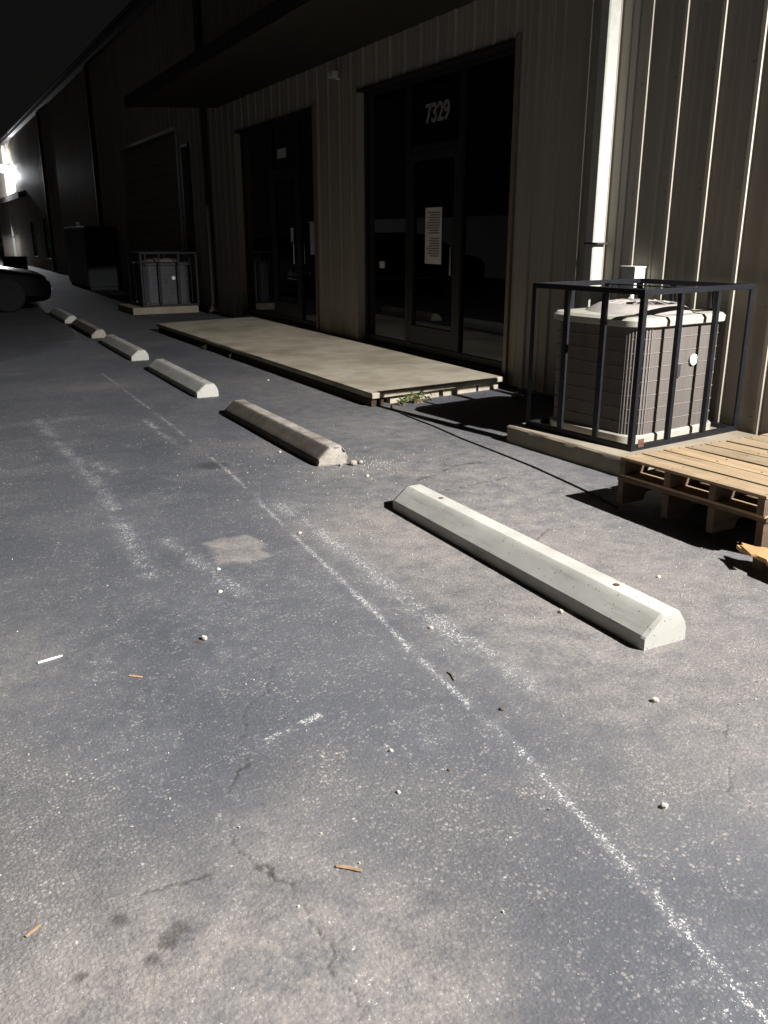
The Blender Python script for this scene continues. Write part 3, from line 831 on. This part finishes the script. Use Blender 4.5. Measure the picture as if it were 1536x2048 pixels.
# ------------------------------------------------------------------ parked car, drum, cabinet
def sedan(label, loc, rz):
    t = thing('parked_car', label, 'car', loc, rz)
    def sec(x, zb, zt, w):
        h = zt-zb
        return [(x,-w*.86,zb),(x,-w,zb+h*.22),(x,-w*1.0,zb+h*.62),(x,-w*.96,zb+h*.84),(x,-w*.86,zt-.03),(x,-w*.45,zt),(x,0,zt+.012),(x,w*.45,zt),(x,w*.86,zt-.03),(x,w*.96,zb+h*.84),(x,w*1.0,zb+h*.62),(x,w,zb+h*.22),(x,w*.86,zb)]
    st = [(0,.30,.52,.62),(-.05,.22,.62,.74),(-.18,.18,.69,.84),(-.45,.17,.745,.885),(-.9,.17,.82,.90),(-1.25,.17,.885,.90),(-1.6,.17,.90,.90),(-2.6,.17,.92,.90),(-3.3,.17,.93,.89),(-3.8,.18,.95,.87),(-4.35,.2,.93,.84),(-4.55,.24,.86,.78),(-4.6,.32,.7,.68)]
    MB().loft([sec(*s) for s in st]).build('body', M['car'], t, smooth=True)
    hd = [(-.10,.655,.62),(-.2,.70,.70),(-.45,.745,.75),(-.9,.82,.77),(-1.22,.882,.77)]
    MB().loft([[(x,-w,z-.016),(x,-w*.5,z+.013),(x,0,z+.026),(x,w*.5,z+.013),(x,w,z-.016),(x,w,z-.03),(x,0,z-.0),(x,-w,z-.03)] for x,z,w in hd]).build('hood', M['hood'], t, smooth=True)
    def gs(x, z, w): return [(x,-w,.90),(x,-w*.82,z),(x,-w*.4,z+.015),(x,w*.4,z+.015),(x,w*.82,z),(x,w,.90)]
    MB().loft([gs(-1.28,.90,.80),gs(-1.65,1.14,.80),gs(-2.1,1.39,.79),gs(-2.6,1.42,.79),gs(-3.2,1.38,.78),gs(-3.6,1.2,.76),gs(-3.95,.94,.72)]).build('cabin_glass', M['glass'], t, smooth=True)
    MB().loft([[(x,-w,z),(x,-w*.5,z+.018),(x,w*.5,z+.018),(x,w,z),(x,w,z+.03),(x,w*.5,z+.045),(x,-w*.5,z+.045),(x,-w,z+.03)] for x,z,w in ((-2.0,1.35,.64),(-2.6,1.415,.645),(-3.25,1.36,.62))]).build('roof_panel', M['car'], t, smooth=True)
    for x in (-.85, -3.65):
        for s in (-1, 1):
            c = (x, s*.80, .32)
            prof = [(.20,-.105),(.29,-.11),(.325,-.08),(.325,.08),(.29,.11),(.20,.105)]
            tw = MB().loft([[(r*math.cos(q*math.pi/12), y, r*math.sin(q*math.pi/12)) for q in range(24)] for r, y in prof]).build('wheel', M['rubber'], t, smooth=True, loc=c)
            MB().loft([[(r*math.cos(q*math.pi/12), y*s, r*math.sin(q*math.pi/12)) for q in range(24)] for r, y in ((.20,.09),(.17,.112),(.05,.10))]).build('rim', M['rubber'], tw, smooth=True)
    for s in (-1, 1):
        MB().loft([[(-.03,s*.46,.54),(-.09,s*.72,.55),(-.10,s*.72,.62),(-.05,s*.46,.61)],[(-.02,s*.46,.55),(-.06,s*.735,.56),(-.09,s*.735,.615),(-.04,s*.46,.605)]]).build('headlight', M['headlamp'], t)
        MB().loft([[(-1.45,s*.90,.93),(-1.33,s*.90,.93),(-1.33,s*.90,1.03),(-1.45,s*.90,1.03)],[(-1.47,s*1.08,.95),(-1.36,s*1.08,.95),(-1.36,s*1.08,1.06),(-1.47,s*1.08,1.06)]]).build('side_mirror', M['car'], t, bevel=.02)
        MB().box((-1.2,s*.905-.006,.44),(-3.2,s*.905+.006,.455)).build('side_trim', M['chrome'], t)
    MB().box((-.01,-.40,.46),(.012,.40,.50)).build('grille_trim', M['chrome'], t, bevel=.004)
    MB().box((-.02,-.60,.36),(.03,.60,.44)).build('bumper_bar', M['chrome'], t, bevel=.012)
    return t
sedan('black car parked nose-in at the far end of the wheel stop row', (2.28, 18.95, 0), R(3))
car2 = sedan('black car parked across the lot before the white wall', (-3.2, 20.6, 0), R(176))
t = thing('steel_drum', 'black drum standing behind the parked black car', 'drum', (2.26, 24.2, 0))
MB().lathe([(.285,0),(.29,.01),(.288,.28),(.297,.30),(.288,.32),(.288,.56),(.297,.58),(.288,.60),(.288,.86),(.295,.875),(.285,.885),(.275,.87),(.02,.868)], 32).build('barrel', M['rubber'], t, smooth=True)
t = thing('utility_cabinet', 'tall dark blue steel cabinet by the wall past the roll-up door', 'cabinet', (4.05, 24.4, 0))
MB().box((0,0,.08),(.78,3.4,1.62)).build('body', M['cabinet'], t, bevel=.01)
for k in range(4):
    d = MB().box((-.018,.03+k*.84,.12),(-.001,.03+k*.84+.81,1.58)).build('door', M['cabinet'], t, bevel=.004)
    MB().box((-.035,.09+k*.84,.8),(-.019,.11+k*.84,.95)).build('handle', M['chrome'], d)
for y in (.05,1.6,3.25): MB().box((.03,y,0),(.75,y+.1,.079)).build('foot', M['cabinet'], t)
t = thing('wall_sign', 'small pale sign on the wall above the dark cabinet', 'sign', (W-.0195, 30.4, 1.62))
MB().box((-.012,-.35,-.17),(0,.35,.17)).build('plate', M['box_grey'], t, bevel=.003)

# ------------------------------------------------------------------ across the lot (mirrored in the glass)
t = thing('boundary_wall', 'long white block wall on the other side of the lot', 'wall', (-7.6, 14, 0))
for i in range(9):
    MB().box((-.1,i*3.0+.004,0),(.1,i*3.0+2.996,1.95)).build('wall_panel', M['whitewall'], t)
MB().box((-.14,0,1.952),(.14,27,2.02)).build('coping', M['whitewall'], t)

# ------------------------------------------------------------------ weeds, shrub
def leaf_mesh():
    pr = [(0,0),(.35,.5),(.7,.42),(1.,0)]
    vs = [(0,0,0),(.35,.28,.03),(.7,.24,.03),(1,0,-.05),(.7,-.24,.03),(.35,-.28,.03),(.35,0,.0),(.7,0,-.01)]
    return MB().add(vs, [(0,1,6),(1,2,7,6),(2,3,7),(0,6,5),(6,7,4,5),(7,3,4)])
LEAF = leaf_mesh()
def weed(label, x, y, n, spread, height, seed, base=0., name='weed'):
    rg = random.Random(seed)
    t = thing(name, label, 'weed', (x, y, base))
    st, lf = MB(), MB()
    for i in range(n):
        a = rg.uniform(0, 6.28); r = spread*math.sqrt(rg.random()); h = height*rg.uniform(.35, 1.)
        bx, by = rg.uniform(-.03,.03)*spread/.1, rg.uniform(-.02,.02)
        tip = Vector((bx+r*math.cos(a), by+r*.6*math.sin(a), h))
        st.tube([(bx,by,-.01),(bx*.6+tip.x*.4,by*.6+tip.y*.4,h*.55),tip], [.0022,.0018,.0012], 5)
        for j in range(rg.randint(3, 6)):
            q = rg.uniform(.35, 1.); p = Vector((bx,by,0)).lerp(tip, q); s = rg.uniform(.018, .042)
            mt = Matrix.Translation(p) @ Matrix.Rotation(rg.uniform(0,6.28),4,'Z') @ Matrix.Rotation(rg.uniform(-.9,.3),4,'Y') @ Matrix.Scale(s,4)
            lf.add([mt @ Vector(v) for v in LEAF.v], LEAF.f)
    st.build('stem', M['dry'], t); tag(lf.build('leaves', M['leaf'], t), kind='stuff')
    return t
weed('green weed sprouting under the near end of the landing', 3.74, 6.44, 34, .15, .11, 3)
weed('small weed at the landing corner left of the larger weed', 3.55, 6.41, 8, .06, .06, 6)
weed('dry weed tuft at the front edge of the landing', 3.20, 9.95, 9, .08, .07, 9)
weed('sparse weed farther along the front edge of the landing', 3.18, 10.9, 6, .06, .05, 12)
rg = random.Random(77)
t = thing('shrub', 'green shrub beyond the far lit corner of the building', 'shrub', (3.4, 60.5, 0))
br, lv = MB(), MB()
for i in range(60):
    a = rg.uniform(0,6.28); r = rg.uniform(.2,1.6); h = rg.uniform(.5,2.4)
    br.tube([(0,0,0),(r*.4*math.cos(a),r*.4*math.sin(a),h*.5),(r*math.cos(a),r*math.sin(a),h)], [.03,.018,.006], 5)
    for j in range(60):
        p = Vector((r*math.cos(a),r*math.sin(a),h))+Vector((rg.gauss(0,.25),rg.gauss(0,.25),rg.gauss(0,.2)))
        mt = Matrix.Translation(p) @ Matrix.Rotation(rg.uniform(0,6.28),4,'Z') @ Matrix.Rotation(rg.uniform(-1.2,.6),4,'Y') @ Matrix.Scale(rg.uniform(.09,.18),4)
        lv.add([mt @ Vector(v) for v in LEAF.v], LEAF.f)
br.build('branches', M['bark'], t); tag(lv.build('foliage', M['leaf'], t), kind='stuff')

# ------------------------------------------------------------------ litter and stones
def pebble(label, x, y, r, mat, seed, squash=.7, name='pebble', cat='stone'):
    rg = random.Random(seed); m = MB(); rings = []
    for i in range(1, 6):
        a = math.pi*i/6; rr = math.sin(a)*r; zz = (math.cos(math.pi-a)*r*squash)+r*squash
        rings.append([(rr*math.cos(q*math.pi/4.5)*rg.uniform(.82,1.15), rr*math.sin(q*math.pi/4.5)*rg.uniform(.82,1.15)*.8, zz*rg.uniform(.93,1.07)) for q in range(9)])
    o = m.loft(rings).build(name, mat, loc=(x, y, -.004), rot=(0,0,rg.uniform(0,6)))
    tag(o, label, cat, 'loose stones on the asphalt' if cat == 'stone' else None)
PB = [('largest pale pebble lying left of the worn paint line', .738, 2.803, .014, 'stone'),
      ('pale pebble above the largest pale pebble, left of the worn line', .921, 3.193, .0105, 'stone'),
      ('pale pebble at the lower corner of the light square patch', .991, 3.438, .010, 'stone'),
      ('pale pebble right of the light square patch', 1.493, 3.72, .010, 'stone'),
      ('pale pebble between both worn lines, left of the near wheel stop', 1.515, 2.497, .010, 'stone'),
      ('pale pebble touching the shadowed foot of the near wheel stop', 2.036, 2.383, .012, 'stone'),
      ('pale pebble between the first and second wheel stops', 2.259, 4.5, .012, 'stone'),
      ('white pebble left of the worn line, near the dark stone', 1.004, 1.862, .0075, 'stone'),
      ('small cream pebble below the white one, left of the line', .931, 1.684, .007, 'stone'),
      ('cream pebble at the lower right, right of the worn line', 1.505, 1.312, .0115, 'stone'),
      ('pale pebble below the near end of the near wheel stop', 1.87, 1.714, .013, 'stone'),
      ('small dark brown stone below the near wheel stop', 1.412, 1.898, .009, 'stone_dark'),
      ('tiny black stone left of the worn line in the foreground', 1.102, 1.707, .006, 'stone_dark'),
      ('pale pebble right of the near wheel stop, by its near pin', 2.637, 2.472, .010, 'stone'),
      ('pale pebble left of the weathered wheel stop', 2.008, 5.317, .012, 'stone'),
      ('pale pebble by the front of the landing, beside the third stop', 3.0, 8.2, .012, 'stone'),
      ('small dark stone in the left middle of the lot', .482, 3.187, .007, 'stone_dark')]
for i, (lb, x, y, r, mt) in enumerate(PB): pebble(lb, x, y, r, M[mt], i+3)
pebble('broken concrete lump by the wall left of the near cage', 4.62, 6.22, .05, M['slab'], 91, .6, 'concrete_chunk', 'rubble')
for i, (x, y, r) in enumerate(((2.30,4.78,.028),(2.36,4.80,.02),(2.22,4.80,.016))):
    pebble(('biggest', 'middle', 'smallest')[i]+' crumbled piece lying at the broken end of the weathered stop', x, y, r, M['stop_old'], 50+i, .7, 'concrete_chunk', 'rubble')
def stick(name, label, cat, a, b, r, mat, flat=.6, bend=.0):
    a = Vector((*a, r*flat*.9)); b = Vector((*b, r*flat*.9)); m = (a+b)/2 + Vector((bend, bend, 0))
    o = MB().tube([a, m, b], [r*.8, r, r*.7], 8)
    o.v = [(x, y, r*flat+(z-r*flat)*flat) for x, y, z in o.v]
    tag(o.build(name, mat, smooth=True), label, cat)
stick('cigarette_butt', 'white cigarette butt with dark end at the left edge', 'cigarette', (.18,2.887), (.262,2.903), .0045, M['white'], .95)
stick('wood_chip', 'flat orange brown wood chip in the near foreground', 'wood chip', (.669,1.508), (.715,1.465), .006, M['dry'], .35, .002)
stick('wood_sliver', 'short yellow wood sliver right of the cigarette butt', 'wood chip', (.438,2.655), (.475,2.623), .005, M['wood_fresh'], .4)
stick('twig', 'dark curved twig below the worn double line', 'twig', (1.39,2.179), (1.379,2.12), .003, M['stone_dark'], 1., .006)
stick('dry_leaf', 'dry straw coloured leaf at the lower left edge', 'leaf', (.036,1.641), (.005,1.62), .006, M['dry'], .2)
stick('dry_leaf', 'reddish leaf scrap beside the largest pale pebble', 'leaf', (.70,2.80), (.722,2.775), .005, M['rust'], .3)
stick('twig', 'small dark twig left of the weathered wheel stop', 'twig', (1.50,4.93), (1.56,4.91), .004, M['stone_dark'], 1., .003)

# fine loose grit, too small and many to count
rg = random.Random(12); gm = MB()
def grit(x, y, s):
    a = rg.uniform(0, 6.28); h = s*rg.uniform(.6, 1.1)
    pts = [(x+s*math.cos(a+k*1.571)*rg.uniform(.7,1.2), y+s*math.sin(a+k*1.571)*rg.uniform(.7,1.2)) for k in range(4)]
    gm.add([(p[0],p[1],-.003) for p in pts]+[(x+(p[0]-x)*.6,y+(p[1]-y)*.6,h) for p in pts], [(0,1,5,4),(1,2,6,5),(2,3,7,6),(3,0,4,7),(4,5,6,7)])
for i in range(1500):
    k = rg.random()
    if k < .45: x, y = rg.gauss(2.6,.6), rg.gauss(3.0,1.2)
    elif k < .6: x, y = rg.gauss(1.9,.4), rg.gauss(4.0,.6)
    elif k < .75: x, y = rg.gauss(2.4,.18), rg.gauss(4.72,.12)
    else: x, y = rg.uniform(-.2,3.4), rg.uniform(.8,7.5)
    if x > 3.4 or (1.98 < x < 2.4 and (1.9 < y < 3.95 or 4.8 < y < 6.8)): continue
    grit(x, y, rg.choice((.0015,.002,.002,.0025,.003,.004)))
tag(gm.build('grit', M['stone']), 'fine pale grit scattered over the asphalt', 'gravel', kind='stuff')

streak_pts = [(3.16,3.30,.005),(3.21,3.55,.005),(3.235,3.742,.005),(3.285,4.2,.005),(3.30,4.589,.005),(3.313,5.085,.005),(3.352,5.54,.005),(3.36,5.95,.005),(3.40,6.30,.005),(3.47,6.44,.005)]
tag(MB().tube(streak_pts, .0055, 8).build('streak', M['rubber'], smooth=True), 'thin dark line on the asphalt between pallets and landing corner', 'streak')  # dark line of unclear cause on the ground, drawn as a thin tube
